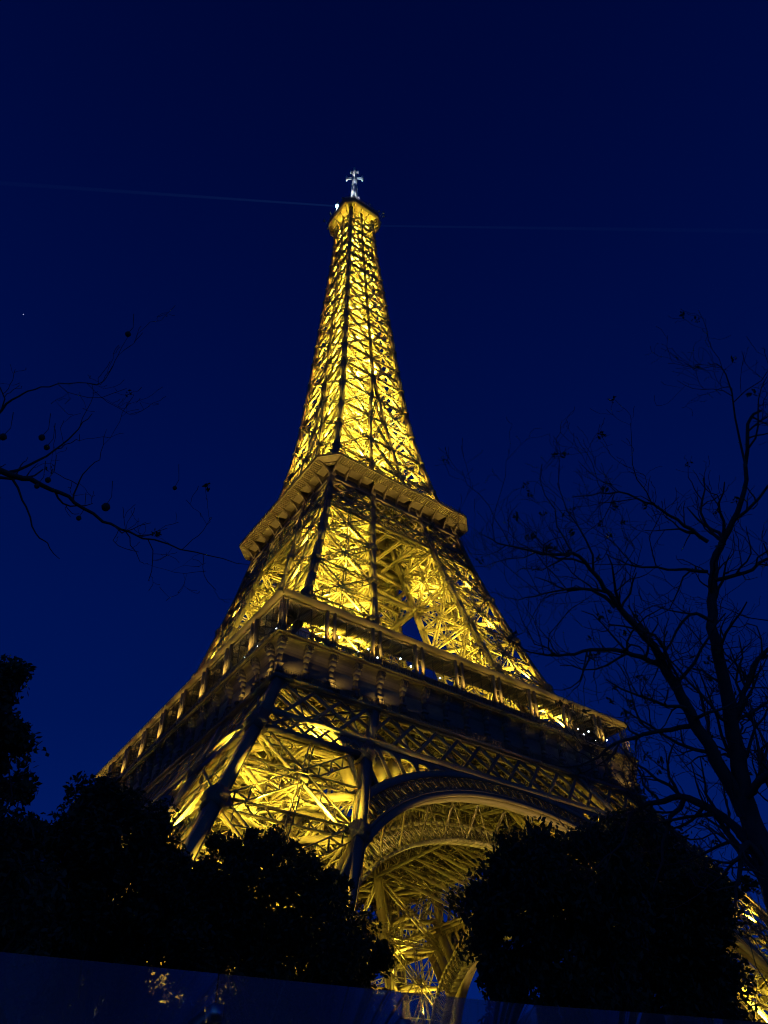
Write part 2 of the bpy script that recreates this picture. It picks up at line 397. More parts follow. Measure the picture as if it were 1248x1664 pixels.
# vertical grooves on the panels and small rail at the foot
for x in np.arange(-34, 34.1, .33): 
    b.beams([(x, -HH - .05, 52.0)], [(x, -HH - .05, 52.9)], .09)
b.beam((-HH, -HH - .06, 52.95), (HH, -HH - .06, 52.95), .12)
for x in np.arange(-34.2, 34.3, .55): b.beams([(x, -HH - .45, 51.0)], [(x + .3, -HH - .55, 51.5)], .16, .2, NF)
frieze = b.build("frieze", IRON2, tower)
def console(x):
    b = MB(); y = -HH
    # outline in (depth, z): scroll at top, shaft, drop at the foot
    prof = [(0, 51.9, .25), (.35, 52.1, .3), (.6, 52.6, .35), (.35, 53.1, .3), (.3, 53.9, .28), (.38, 54.7, .3), (.7, 55.4, .38), (1.0, 56.0, .45), (1.05, 56.6, .45), (.8, 57.1, .4)]
    for (d0, z0, w0), (d1, z1, w1) in zip(prof[:-1], prof[1:]):
        b.add([(x - w0, y, z0), (x + w0, y, z0), (x + w0, y - d0, z0), (x - w0, y - d0, z0), (x - w1, y, z1), (x + w1, y, z1), (x + w1, y - d1, z1), (x - w1, y - d1, z1)],
              [[0, 3, 2, 1], [4, 5, 6, 7], [3, 7, 6, 2], [0, 4, 7, 3], [1, 2, 6, 5]])
    for z, r, d in ((56.5, .55, 1.0), (52.5, .4, .5)):
        t = np.linspace(0, 2 * math.pi, 9); P = [(x, y - d - r * .35 * math.cos(k), z + r * .8 * math.sin(k)) for k in t]
        for dx in (-.38, .38): b.poly([(x + dx, q[1], q[2]) for q in P], .16, .16, (1.0, 0, 0))
    for z in (52.2, 53.3): b.box((x - .5, y - .55, z), (x + .5, y - .002, z + .16))
    return b
first = console(0).build("console", IRON2, frieze); first.location.x = -34.6 + .0
for k in range(1, 18):
    c = first.copy(); COL.objects.link(c); c.parent = frieze; c.location.x = -34.6 + 69.2 * k / 17.5 if k < 18 else 34.6
copy4(frieze, tower)

# ---- first floor deck with underside girders
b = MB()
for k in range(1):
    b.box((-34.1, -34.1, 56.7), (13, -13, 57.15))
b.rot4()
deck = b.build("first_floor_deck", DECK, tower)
def vtruss(mb, p, q, h, step=2.6, ch=.22, di=.11):
    """upright truss hanging h below the line p-q"""
    p = np.asarray(p, float); q = np.asarray(q, float); dn = np.array([0, 0, -h]); mb.beam(p, q, ch, ch); mb.beam(p + dn, q + dn, ch, ch)
    K = max(2, int(np.linalg.norm(q - p) / step)); t = np.linspace(0, 1, K + 1)[:, None]; P = p + (q - p) * t
    mb.beams(P[:-1], P[1:] + dn, di); mb.beams(P[1:], P[:-1] + dn, di); mb.beams(P, P + dn, di)
b = MB()
for x in np.arange(-32, 33, 4.0): vtruss(b, (x, -33.5, 56.5), (x, -13, 56.5), 2.4)
for y in (-33, -28, -23, -18, -13.2): vtruss(b, (y, y, 56.4), (-y, y, 56.4), 3.2)
vtruss(b, (-17, -17.5, 56.2), (17, -17.5, 56.2), 6.2, 3.4, .4, .2)
vtruss(b, (-13, -13.4, 56.2), (13, -13.4, 56.2), 6.0, 3.0, .35, .18)
for x in np.arange(-14, 15, 4.7):
    b.beam((x, -36.2, 45.5), (x, -17.5, 50.0), .3, .5); b.beam((x, -36, 45.6), (x + 4.7 if x < 13 else x, -17.5, 50.0), .14); b.beam((x + 4.7 if x < 13 else x, -36, 45.6), (x, -17.5, 50.0), .14)
    P = np.linspace((x, -36.0, 46.8), (x, -17.5, 51.3), 10); Q = np.linspace((x, -36.2, 45.5), (x, -17.5, 50.0), 10); b.poly(P, .2); b.beams(P[:-1], Q[1:], .1); b.beams(Q[:-1], P[1:], .1)
b.rot4(); b.build("floor_girders", IRON2, deck)

# ---- first floor gallery: canopy, posts, railing, net (one side, copied)
b = MB()
HC = 35.33
P = [(-HC + .1, -HC + .1, 64.35), (HC - .1, -HC + .1, 64.35)]
b.tube(P, .5, 12); b.tube([(-HC + .45, -HC + .45, 63.7), (HC - .45, -HC + .45, 63.7)], .16, 8)
b.add([(-HC, -HC, 64.2), (HC, -HC, 64.2), (29.8, -29.8, 64.9), (-29.8, -29.8, 64.9), (-HC, -HC, 64.4), (HC, -HC, 64.4), (29.8, -29.8, 65.15), (-29.8, -29.8, 65.15)], [[0, 3, 2, 1], [4, 5, 6, 7], [3, 7, 6, 2]])
b.add([(-HC + .6, -HC + .6, 63.85), (HC - .6, -HC + .6, 63.85), (33.6, -33.6, 64.15), (-33.6, -33.6, 64.15), (-HC + .6, -HC + .6, 64.1), (HC - .6, -HC + .6, 64.1), (33.6, -33.6, 64.4), (-33.6, -33.6, 64.4)], [[0, 3, 2, 1], [4, 5, 6, 7], [0, 1, 5, 4], [3, 7, 6, 2]])
for x in np.arange(-34, 34.1, 1.95):
    b.beam((x, -35.0, 63.95), (np.clip(x, -30, 30), -30, 64.7), .14, .3)
canopy = b.build("gallery_canopy", IRON, tower, smooth=False)
PX = [-27.3, -19.5, -11.7, -3.9, 3.9, 11.7, 19.5, 27.3]
def upost():
    b = MB(); 
    pts = [(-.62, 0, 63.9), (-.62, 0, 59.0)] + [(-.62 * math.cos(k), 0, 58.9 - .55 * math.sin(k)) for k in np.linspace(0, math.pi, 7)] + [(.62, 0, 59.0), (.62, 0, 63.9)]
    b.poly(pts, .36, .5, (0, 1.0, 0)); b.beam((-.62, 0, 61.5), (.62, 0, 61.5), .1); b.beam((0, 0, 58.4), (0, 0, 57.6), .35)
    return b
p0 = upost().build("post", IRON, canopy); p0.location = (PX[0], -35.15, 0)
for x in PX[1:]:
    c = p0.copy(); COL.objects.link(c); c.parent = canopy; c.location = (x, -35.15, 0)
b = MB()
for dx in (0, .75): b.beam((-35.1 + dx, -35.1, 57.6), (-34.9 + dx, -34.9, 64), .17); 
b.beam((-35.1, -34.35, 57.6), (-34.9, -34.3, 64), .17); b.beam((-34.3, -34.3, 57.6), (-34.3, -34.3, 64), .3)
b.build("corner_post", IRON, canopy)
b = MB()
for x in np.arange(-34.2, 34.3, 1.95): b.beam((x, -34.95, 58.0), (x, -34.8, 64.0), .07)
b.build("mullions", BLACK, canopy)
b = MB()                                                                   # safety net: fine diagonal wires
sp = .42
for sgn in (-1, 1):
    x0 = np.arange(-41, 35, sp); z0, z1 = 58.9, 63.8; run = z1 - z0
    xa = x0 if sgn > 0 else x0 + run; xb = x0 + run if sgn > 0 else x0
    lo, hi = np.minimum(xa, xb), np.maximum(xa, xb); ok = (lo > -35) & (hi < 35)
    b.beams(np.stack([xa[ok], 0 * xa[ok] - 34.9, 0 * xa[ok] + z0], 1), np.stack([xb[ok], 0 * xb[ok] - 34.8, 0 * xb[ok] + z1], 1), .018)
b.build("safety_net", NET, canopy)
b = MB(); x = np.arange(-34.9, 35, .3)
b.beams(np.stack([x, 0 * x - 35.3, 0 * x + 57.75], 1), np.stack([x, 0 * x - 35.3, 0 * x + 58.9], 1), .07)
b.beam((-35.3, -35.3, 58.95), (35.3, -35.3, 58.95), .12); b.beam((-35.3, -35.3, 57.9), (35.3, -35.3, 57.9), .08)
b.build("railing", IRON2, canopy)
copy4(canopy, tower)

# pavilions on the first floor, one per side
b = MB(); b.box((-15, -29.6, 57.3), (15, -22, 57.6)); b.box((-15, -29.5, 62.2), (15, -22, 62.6))
b.add([(-15, -29.2, 57.6), (15, -29.2, 57.6), (15, -30.6, 62.2), (-15, -30.6, 62.2), (-15, -29.0, 57.6), (15, -29.0, 57.6), (15, -30.4, 62.2), (-15, -30.4, 62.2)], [[0, 1, 2, 3], [7, 6, 5, 4]])
b.box((-15.2, -29, 57.6), (-15, -22, 62.2)); b.box((15, -29, 57.6), (15.2, -22, 62.2)); b.box((-15, -22.2, 57.6), (15, -22, 62.2))
pav = b.build("pavilion", GLASSD, tower)
b = MB()
for x in np.arange(-15, 15.1, 2.5): b.beam((x, -29.32, 57.6), (x, -30.72, 62.2), .12)
b.beam((-15, -30.7, 62.3), (15, -30.7, 62.3), .35); b.beam((-15, -29.9, 59.8), (15, -29.9, 59.8), .1)
b.build("glazing_bars", IRON2, pav); copy4(pav, tower)
# slanting tank-like kiosk and crate of equipment behind the net of the near corner
b = MB(); b.tube([(-31.6, -33.2, 58.3), (-30.2, -33.0, 60.6)], [.9, .9], 12); kk = b.build("kiosk", WHITE, deck)
b = MB()
for i in range(5): b.box((-27.6 + i * .5, -33.2, 57.9), (-27.25 + i * .5, -32.9, 59.9 - (i % 2) * .4))
b.build("stacked_frames", WHITE, deck)

# ---- mid pillars between the floors
LM = [62.5, 73.0, 84.0, 94.7, 104.1]
mb = MB()
for (c1, c2, n) in ((cO, cP, NF), (cQ, cO, NL), (cI, cP, NR), (cQ, cI, NB)):
    face(mb, c1, c2, LM, n, 1.0, .42, .12, .08, 1.0, off=.5)
    face(mb, c1, c2, [104.1, 109, 114], n, .7, .4, .12, .1, 1.4, mid=False, vert=False, off=.5)
for z in LM + [67.7, 78.5, 89.4, 99.4, 109, 114]:
    girder(mb, cO(z), cI(z), (0, 0, 1), .6, .6, .12, .07, 1.1); girder(mb, cP(z), cQ(z), (0, 0, 1), .6, .6, .12, .07, 1.1)
    mP, mQ = (cO(z) + cP(z)) / 2, (cQ(z) + cI(z)) / 2; girder(mb, mP, mQ, (0, 0, 1), .5, .5, .1, .07, 1.1)
# tie girders between this pillar and its neighbours
for z in (84.0, 94.7):
    A, B = cI(z), cI(z) * [-1, 1, 1]; girder(mb, A, B, (0, 0, 1), .5, .9, .14, .09, 1.2)
mid = mb.build("upper_pillar", IRON, tower)
zc = [57.4, 62.5, 67.7, 73, 79, 84, 89.4, 94.7, 99, 104.1, 109, 114, 117]
for c, ww in ((cO, 1.0), (cP, .9), (cQ, .9), (cI, .9)):
    column(c, zc, ww, [73.0, 84, 94.7], .75).build("column", IRON, mid)
b = MB()
for dx in (-1.2, 1.2):
    for dy in (-1.2, 1.2): b.poly(np.array([ctr(z) + [dx, dy, 0] for z in zc]), .25, .5)
for z in np.arange(60, 114, 1.5):
    p = ctr(z); b.beams([p + [-1.2, -1.2, 0], p + [1.2, -1.2, 0], p + [-1.2, 1.2, 0]], [p + [1.2, -1.2, 0], p + [1.2, 1.2, 0], p + [-1.2, -1.2, 0]], .13)
for i, z in enumerate(np.arange(60, 112, 2.6)):
    s = 1 if i % 2 == 0 else -1; p = ctr(z) + [2.6 * s, -2.4, 0]; q = ctr(z + 2.6) + [-2.6 * s, -2.4, 0]; b.beam(p, q, 1.0, .1); b.beam(p + [0, .5, .9], q + [0, .5, .9], .06)
b.build("stairs_and_rails", IRON2, mid)
copy4(mid, tower)

b = MB()                                                                    # belt under the second floor
lat(b, mA, pA, 104.2, 107.6, 1.9, 3.0, .22, .2); lat(b, mA, pA, 107.9, 113.4, 3.3, 5.4, .26, .2)
lat(b, mA, pA, 104.2, 107.6, 1.9, 3.0, .14, .14, o=-1.2)
for z, w_ in ((104.1, .4), (107.75, .4), (113.5, .55)): b.beam(fp(-a_(z), z, .12), fp(a_(z), z, .12), w_, .5, NF); b.beam(fp(-a_(z) + 1, z, -1.2), fp(a_(z) - 1, z, -1.2), .25, .25, NF)
girder(b, (-8, -14.5, 107.5), (8, -14.5, 107.5), (0, 0, 1), .6, .9, .15, .09, 1.2)
for x in (-6, -2, 2, 6): girder(b, (x, -17.2, 106), (x, -3, 108), (0, 0, 1), .5, .7, .12, .08, 1.3)
b2 = b.build("upper_belt_truss", IRON, tower); copy4(b2, tower)

# ---- second floor: coved cornice on curved brackets
H2, C2, ZT = 20.6, 3.26, 117.4
oct_ = lambda h, c: [(-h + c, -h), (h - c, -h), (h, -h + c), (h, h - c), (h - c, h), (-h + c, h), (-h, h - c), (-h, -h + c)]
prof2 = [(16.45, 112.7, .5), (16.6, 116.75, .6), (20.35, 116.95, 3.2), (20.4, 117.0, C2), (20.6, 117.05, C2), (20.6, 117.5, C2), (20.3, 117.52, C2)]
b = MB(); R = [np.array([(x, y, z) for x, y in oct_(h, c)]) for h, z, c in prof2]
for q0, q1 in zip(R[:-1], R[1:]):
    F = [[i, (i + 1) % 8, 8 + (i + 1) % 8, 8 + i] for i in range(8)]; b.add(np.vstack([q0, q1]), F)
for h, z, c, wd in ((20.55, 117.45, C2, .3), (18.6, 116.75, 1.9, .25), (16.75, 112.9, .55, .35)):
    o8 = [(x, y, z) for x, y in oct_(h, c)]; b.poly(o8 + [o8[0]], wd, wd)
corn = b.build("second_floor_cornice", IRON2, tower)
def bracket(width=.2):
    b = MB(); T_ = np.linspace(0, math.pi / 2 * .97, 8)
    arc = [(3.6 * (1 - math.cos(t)), 112.9 + 3.85 * math.sin(t)) for t in T_]
    for (d0, z0), (d1, z1) in zip(arc[:-1], arc[1:]):
        V = []
        for d, z in ((d0, z0), (d1, z1)):
            V += [(-width, -16.75 - d, z), (width, -16.75 - d, z), (width, -16.6 - d, z + .18), (-width, -16.6 - d, z + .18)]
        b.add(V, [[0, 1, 5, 4], [1, 2, 6, 5], [3, 0, 4, 7], [2, 3, 7, 6]])
        b.add([(-.05, -16.62, z0), (-.05, -16.7 - d0, z0), (-.05, -16.7 - d1, z1), (-.05, -16.62, z1), (.05, -16.62, z0), (.05, -16.7 - d0, z0), (.05, -16.7 - d1, z1), (.05, -16.62, z1)], [[0, 1, 2, 3], [7, 6, 5, 4]])
    return b
br0 = bracket().build("bracket", IRON, corn); nb = 11
for s in range(4):
    for k in range(nb):
        if s == 0 and k == 0: o = br0
        else: o = br0.copy(); COL.objects.link(o); o.parent = corn
        x = -16.6 + 33.2 * k / (nb - 1); c, sn = math.cos(s * math.pi / 2), math.sin(s * math.pi / 2)
        o.location = (c * x, sn * x, 0); o.rotation_euler = (0, 0, s * math.pi / 2)
# thin soffit ribs between brackets
b = MB()
for x in np.arange(-16.6, 16.7, .553): b.beams([(x, -18.4, 116.7)], [(x, -20.3, 116.8)], .14, .22)
for z in (113.9, 115.6): b.beam((-16.6, -16.72, z), (16.6, -16.72, z), .16)
sr = b.build("soffit_ribs", IRON, corn)
for k in (1, 2, 3):
    d = sr.copy(); COL.objects.link(d); d.parent = corn; d.rotation_euler = (0, 0, k * math.pi / 2)
b = MB()
o8 = oct_(20.3, C2); 
for z in (117.9, 118.6):
    q = [(x, y, z) for x, y in o8]; b.poly(q + [q[0]], .08)
for i in range(8):
    A, B = np.array(o8[i]), np.array(o8[(i + 1) % 8]); n = int(np.linalg.norm(B - A) / .45)
    for k in range(n): p = A + (B - A) * k / n; b.beams([(p[0], p[1], 117.4)], [(p[0], p[1], 118.6)], .05)
b.build("railing", IRON2, corn)
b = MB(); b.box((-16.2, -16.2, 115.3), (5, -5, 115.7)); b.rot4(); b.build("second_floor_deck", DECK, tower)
b = MB()
for x in np.arange(-15, 16, 3.0): girder(b, (x, -16, 114.2), (x, -5, 114.2), (0, 0, 1), .35, 1.6, .12, .08, 1.4)
b.rot4(); b.build("second_floor_joists", IRON2, tower)
b = MB(); b.box((-12.5, -14.5, 115.7), (12.5, -13.6, 119.6)); b.box((-15.3, -15.3, 119.6), (9, -9, 119.9)); b.rot4()
for x in np.arange(-13, 13.1, 1.3): b.beams([(x, -15.2, 119.9)], [(x, -15.2, 121.0)], .06)
b.beam((-13.4, -15.2, 121), (13.4, -15.2, 121), .1)
pv2 = b.build("second_floor_pavilion", GLASSD, tower)

# ---- the shaft
LS = [117.5, 128.7, 139.3, 149.6, 159.8, 169.8, 179.5, 189.0, 198.3, 207.3, 216.0, 224.4, 232.5, 240.3, 247.8, 255.0, 261.9, 268.5, 274.6]
mb = MB()
for k in range(len(LS) - 1):
    z0, z1 = LS[k], LS[k + 1]; s = max(.45, a_(z0) / 16); wd = .95 * s + .1
    for (c1, c2, n) in ((cO, cP, NF), (cQ, cO, NL)):
        face(mb, c1, c2, [z0, z1], n, wd, .45, .12, .085, 1.0 * s + .25, mid=k < 12, vert=False, off=.5)
        if b_(z0) > 0.3: 
            (d1, d2) = (cI, cP) if n is NF else (cQ, cI)
            face(mb, d1, d2, [z0, z1], NR if n is NF else NB, wd * .8, .35, .12, .08, 1.0, mid=False, vert=False, off=.5)
    if b_(z0) > 1.2:   # bay between the pillars
        c2 = lambda z: cP(z) * [-1, 1, 1]
        face(mb, cP, c2, [z0, z1], NF, wd * .8, .4, .16, .12, 1.6, mid=False, vert=False, off=.5)
        c2 = lambda z: cI(z) * [-1, 1, 1]
        if k < 4: face(mb, cI, c2, [z0, z1], NF, wd * .6, .4, .14, .1, 1.6, mid=False, vert=False, off=.5)
    for z in (z0, (z0 + z1) / 2):
        girder(mb, cO(z), (0, 0, z), (0, 0, 1), .5 * s + .1, .5 * s, .1, .06, 1.1)
        girder(mb, (0, -a_(z), z), (-a_(z), 0, z), (0, 0, 1), .4, .4, .1, .06, 1.1)
        mb.beam((-a_(z), -a_(z) * .5, z), (a_(z), -a_(z) * .5, z), .3 * s + .05, .12)
mb.rot4()
shaft = mb.build("shaft", IRON, tower)
zc = LS + [278]
nodes = LS[1:-1]
for z_, o_ in ((cO, "column"), (cP, "column"), (cQ, "column")):
    zz = zc if z_ is cO else [z for z in zc if z < 170] + [170, 200, 240, 278]
    cc = column(z_, zz if z_ is cO else zc, .95 if z_ is cO else .55, nodes, .62 if z_ is cO else .42).build("column", IRON, shaft)
    for k in (1, 2, 3):
        d = cc.copy(); COL.objects.link(d); d.parent = shaft; d.rotation_euler = (0, 0, k * math.pi / 2)
# central lift shaft with guides, cars and stair
b = MB()
for dx in (-1, 1):
    for dy in (-1, 1):
        P = [(dx * min(2.4, .5 * a_(z)), dy * min(1.5, .4 * a_(z)), z) for z in zc]; b.poly(P, .3)
for z in np.arange(118, 276, 1.5):
    x, y = min(2.4, .5 * a_(z)), min(1.5, .4 * a_(z)); b.beams([(-x, -y, z), (-x, y, z), (x, -y, z), (-x, -y, z)], [(x, -y, z), (x, y, z), (x, y, z), (-x, y, z)], .14)
    b.beams([(-x, -y, z), (x, -y, z)], [(x, -y, z + 1.5), (x, y, z + 1.5)], .12)
for z in (176., 186.): b.box((-2.2, -3.6, z), (2.2, -1.7, z + 4.5))
b.box((-3.0, -3.0, 196), (3.0, 3.0, 196.4)); b.box((-4, -4, 150), (4, 4, 150.4))
for i, z in enumerate(np.arange(120, 270, 3.0)):
    s = 1 if i % 2 == 0 else -1; r = .6 * a_(z); b.beam((-r * s, -r, z), (r * s, -r, z + 3), .8, .1); b.beam((-r, -r * s, z), (-r, r * s, z + 3), .8, .1)
    b.beam((r * s, r, z), (-r * s, r, z + 3), .8, .1); b.beam((r, r * s, z), (r, -r * s, z + 3), .8, .1)
b.build("lift_shaft", IRON, shaft)

# ---- summit gallery
H3, C3, Z3 = 8.33, 2.79, 279.0
prof3 = [(4.9, 270.5, .6), (5.3, 272.8, .8), (6.3, 274.6, 1.3), (7.5, 275.8, 2.1), (8.1, 276.2, 2.6), (8.33, 276.5, C3), (8.33, 279.0, C3), (7.4, 279.3, 2.4), (5.0, 279.5, 1.5), (.1, 279.6, .05)]
b = MB(); R = [np.array([(x, y, z) for x, y in oct_(h, c)]) for h, z, c in prof3]
F = [[i, (i + 1) % 8, 8 + (i + 1) % 8, 8 + i] for i in range(8)]
for q0, q1 in zip(R[3:-1], R[4:]): b.add(np.vstack([q0, q1]), F)
summ = b.build("summit_gallery", IRON, tower)
b = MB()
for i in range(8):
    A = np.array(oct_(1, .33)[i]); B = np.array(oct_(1, .33)[(i + 1) % 8])
    for f in np.linspace(0, 1, 4)[:-1]:
        u = A + (B - A) * f; b.poly([(u[0] * h, u[1] * h, z) for h, z, c in prof3[:5]], .18, .4)
b.build("summit_brackets", IRON, summ)
b = MB()
for h, z, c in ((8.1, 279.9, 2.7), (8.1, 281.2, 2.7), (8.1, 280.5, 2.7)):
    q = [(x, y, z) for x, y in oct_(h, c)]; b.poly(q + [q[0]], .1)
o8 = oct_(8.1, 2.7)
for i in range(8):
    A, B = np.array(o8[i]), np.array(o8[(i + 1) % 8]); n = 9
    for k in range(n): p = A + (B - A) * k / n; b.beams([(p[0], p[1], 279)], [(p[0], p[1], 281.2)], .07)
b.build("railing", IRON2, summ)
b = MB(); b.lathe((0, 0, 0), [(4.4, 279.4), (4.4, 282.6), (4.8, 282.7), (4.8, 283.1), (3.4, 283.4), (3.4, 286.4), (3.7, 286.5), (3.6, 287.0), (2.4, 288.6), (1.3, 289.6), (1.2, 291.5), (.1, 292)], 16)
for t in np.linspace(0, 2 * math.pi, 12, endpoint=False): b.beams([(4.6 * math.cos(t), 4.6 * math.sin(t), 279.4)], [(4.6 * math.cos(t), 4.6 * math.sin(t), 282.7)], .18)
b.build("cabin", IRON2, summ)
for (x, y, h_) in ((-7.8, 3.2, 5.5), (-8.2, 6.4, 5), (-5.8, 7.9, 4), (7.6, -6.8, 4.2), (8.2, -4.2, 5), (6.6, -7.9, 3.2), (5.0, -7.8, 2.6), (-8.3, -2.2, 3.0), (-7.6, -4.2, 3.4), (1, -8, 2.2), (8.3, 1.5, 3.5)):
    b = MB(); dx, dy = x * .12, y * .12; b.beam((x, y, 279), (x + dx, y + dy, 279 + h_), .1)
    b.box((x + dx - .25, y + dy - .25, 279 + h_ * .55), (x + dx + .25, y + dy + .25, 279 + h_ * .75)); b.build("whip_aerial", IRON2, summ)
# antenna mast
b = MB()
for dx in (-1, 1):
    for dy in (-1, 1): b.poly([(dx * .95, dy * .95, 286), (dx * .95, dy * .95, 306), (dx * .6, dy * .6, 314), (dx * .5, dy * .5, 327.5)], .3)
for z in np.arange(286, 306, .95): b.beams([(-.95, -.95, z), (.95, -.95, z), (.95, .95, z), (-.95, .95, z)], [(.95, -.95, z + .95), (.95, .95, z + .95), (-.95, .95, z + .95), (-.95, -.95, z + .95)], .22)
for z in np.arange(306, 327, .8): b.beams([(-.55, -.55, z), (.55, -.55, z), (.55, .55, z), (-.55, .55, z)], [(.55, -.55, z + .8), (.55, .55, z + .8), (-.55, .55, z + .8), (-.55, -.55, z + .8)], .2)
b.box((-.95, -.95, 290), (.95, .95, 312)); b.box((-.75, -.75, 312), (.75, .75, 323)); b.box((-.4, -.4, 323), (.4, .4, 327.5))
ant = b.build("antenna_mast", WHITE, tower)
ar = unit(CR * [1, 1, 0])
for z, r, dirs, pl in ((320.2, 3.3, ((0.81, -0.585), (-0.81, 0.585), (0.585, 0.81), (-0.585, -0.81)), 2.4), (326.6, 1.5, ((.81, -.585), (-.81, .585), (.585, .81), (-.585, -.81)), 1.0), (301, 1.8, ((.81, -.585),), 1.2), (293, 2.2, ((.81, -.585), (.95, .3)), 1.8), (290.5, 3.0, ((.7, -.7),), 1.6), (296, 1.6, ((.81, -.585),), 1.4)):
    for dx, dy in dirs:
        b = MB(); e = np.array([dx, dy, 0])
        for o in (-.8, .8): b.beam(e * .5 + [0, 0, z + o * .9], e * r + [0, 0, z + o * .55], .5)
        b.beam(e * r + [0, 0, z - pl], e * r + [0, 0, z + pl], .6); b.beam(e * r * .6 + [0, 0, z - .9], e * r * .6 + [0, 0, z + .9], .22)
        b.build("antenna_arm", WHITE, ant)

# ---- beacons with their two searchlight beams
BEAMS = ((unit((-.855, .518, 0)), np.array([-7.9, 0.2, 284.0]), .036, 42), (unit((.826, -.564, 0)), np.array([9.4, -2.4, 284.0]), .014, 60))
def volmat(name, s0, L):
    mt = bpy.data.materials.new(name); mt.use_nodes = True; t = mt.node_tree; t.nodes.clear()
    o = t.nodes.new('ShaderNodeOutputMaterial'); e = t.nodes.new('ShaderNodeEmission'); e.inputs['Color'].default_value = (.12, .35, 1, 1)
    g = t.nodes.new('ShaderNodeNewGeometry'); d = t.nodes.new('ShaderNodeVectorMath'); d.operation = 'DISTANCE'
    d.inputs[1].default_value = (0, 0, 284); t.links.new(g.outputs['Position'], d.inputs[0])
    m1 = t.nodes.new('ShaderNodeMath'); m1.operation = 'DIVIDE'; m1.inputs[1].default_value = -L; t.links.new(d.outputs['Value'], m1.inputs[0])
    m2 = t.nodes.new('ShaderNodeMath'); m2.operation = 'EXPONENT'; t.links.new(m1.outputs[0], m2.inputs[0])
    m3 = t.nodes.new('ShaderNodeMath'); m3.operation = 'MULTIPLY'; m3.inputs[1].default_value = s0; t.links.new(m2.outputs[0], m3.inputs[0])
    t.links.new(m3.outputs[0], e.inputs['Strength']); t.links.new(e.outputs[0], o.inputs['Volume']); return mt
for BD, q, st, LL in BEAMS:
    b = MB(); b.lathe(q, [(.1, -.8), (.5, -.7), (.55, 0), (.5, .7), (.1, .8)], 10); b.beam(q - [0, 0, 5], q - [0, 0, 1], .3)
    hd = b.build("beacon", BEACON if st > .03 else IRON2, summ)
    b = MB(); b.tube([q + BD * 1.2, q + BD * 230], [.35, 1.3], 10); b.build("light_beam", volmat("beam_glow", st, LL), hd)  # faint self-glowing volume stands in for beam light scattered in the air
b = MB(); b.lathe((5.2, -5.6, 282.2), [(.1, -.6), (.5, -.5), (.6, 0), (.5, .5), (.1, .6)], 8); b.build("beacon", BEACON, summ)

# ---- gallery bulbs
for (x, y, z) in [(-34.2, -32.3, 60.2), (-34.2, -31.0, 59.4), (-34.0, -29.0, 60.1), (-34.3, -28.2, 59.2), (-34.2, -26.8, 60.4), (-34.2, -26.0, 59.3), (-34.2, -23.0, 60.6), (-34.2, -22.0, 59.3), (-34.2, -20.8, 59.7), (-34.2, -18.0, 59.6), (-34.2, -17.0, 60.2), (-34.2, -16.2, 59.2),
                  (-24.8, -33.5, 61.6), (-20, -33.8, 61.2), (-18.2, -33.6, 60.5), (-21.6, -33.6, 60.3), (-14, -33.6, 61.8), (-12, -33.5, 61.2), (-6.5, -33.6, 61), (-34.2, 6, 60), (-34.2, 14.5, 60.5), (-34.2, 15.5, 59.6), (-34.2, 23.5, 60), (-34.2, 24.6, 59.5),
                  (21, -33.6, 60.3), (24, -33.5, 61.2), (25, -33.6, 60.4), (26.5, -33.6, 61.4), (28, -33.6, 60.2), (31, -33.6, 61)]:
    b = MB(); r = .13; b.lathe((x, y, z), [(.01, -r), (r * .8, -r * .6), (r, 0), (r * .8, r * .6), (.01, r)], 8); b.build("gallery_lamp", BULB, deck)
for x in (-3.2, 0.5, 3.0, 7.2, 10.0, 12.4):
    b = MB(); b.box((x, -15.7, 121.2), (x + 1.3, -15.4, 121.6)); b.build("deck_lamp", BULB, pv2)

# ================================================================== FLOODLIGHTS of the tower
AMB = (1.0, 0.71, 0.05); AMB2 = (1.0, 0.62, 0.12)
hm = MB(); hm.box((-.3, -.24, -.25), (.3, .24, .0)); hm.beam((-.4, 0, -.45), (.4, 0, -.45), .1); hm.beam((-.34, 0, -.45), (-.34, 0, -.1), .06); hm.beam((.34, 0, -.45), (.34, 0, -.1), .06)
H0 = hm.build("floodlight", BLACK, tower)
lights = {}
first_used = [False]
def flood(p, power, aim=(0, 0, 1), size=150, col=AMB, rad_=.35, four=True, blend=.6, housing=True, rots=None):
    p = np.asarray(p, float)
    for k in (rots if rots is not None else range(4) if four else (0,)):
        c, s = [(1, 0), (0, 1), (-1, 0), (0, -1)][k]; R2 = lambda v: np.array([c * v[0] - s * v[1], s * v[0] + c * v[1], v[2]])
        pp, aa = R2(p), unit(R2(np.asarray(aim, float)))
        key = (round(power, 1), size, col, rad_, blend)
        if key not in lights:
            ld = bpy.data.lights.new("floodlight_lamp", 'SPOT'); ld.energy = power; ld.color = col; ld.spot_size = rad(size); ld.spot_blend = blend; ld.shadow_soft_size = rad_; lights[key] = ld
        lo = bpy.data.objects.new("floodlight_lamp", lights[key]); COL.objects.link(lo); lo.parent = tower
        lo.location = pp + aa * .55; lo.rotation_euler = Vector(-aa).to_track_quat('Z', 'Y').to_euler()
        if housing:
            if not first_used[0]: o = H0; first_used[0] = True
            else: o = H0.copy(); COL.objects.link(o); o.parent = tower
            o.location = pp; o.rotation_euler = Vector(aa).to_track_quat('Z', 'Y').to_euler()

KP = 2000.0
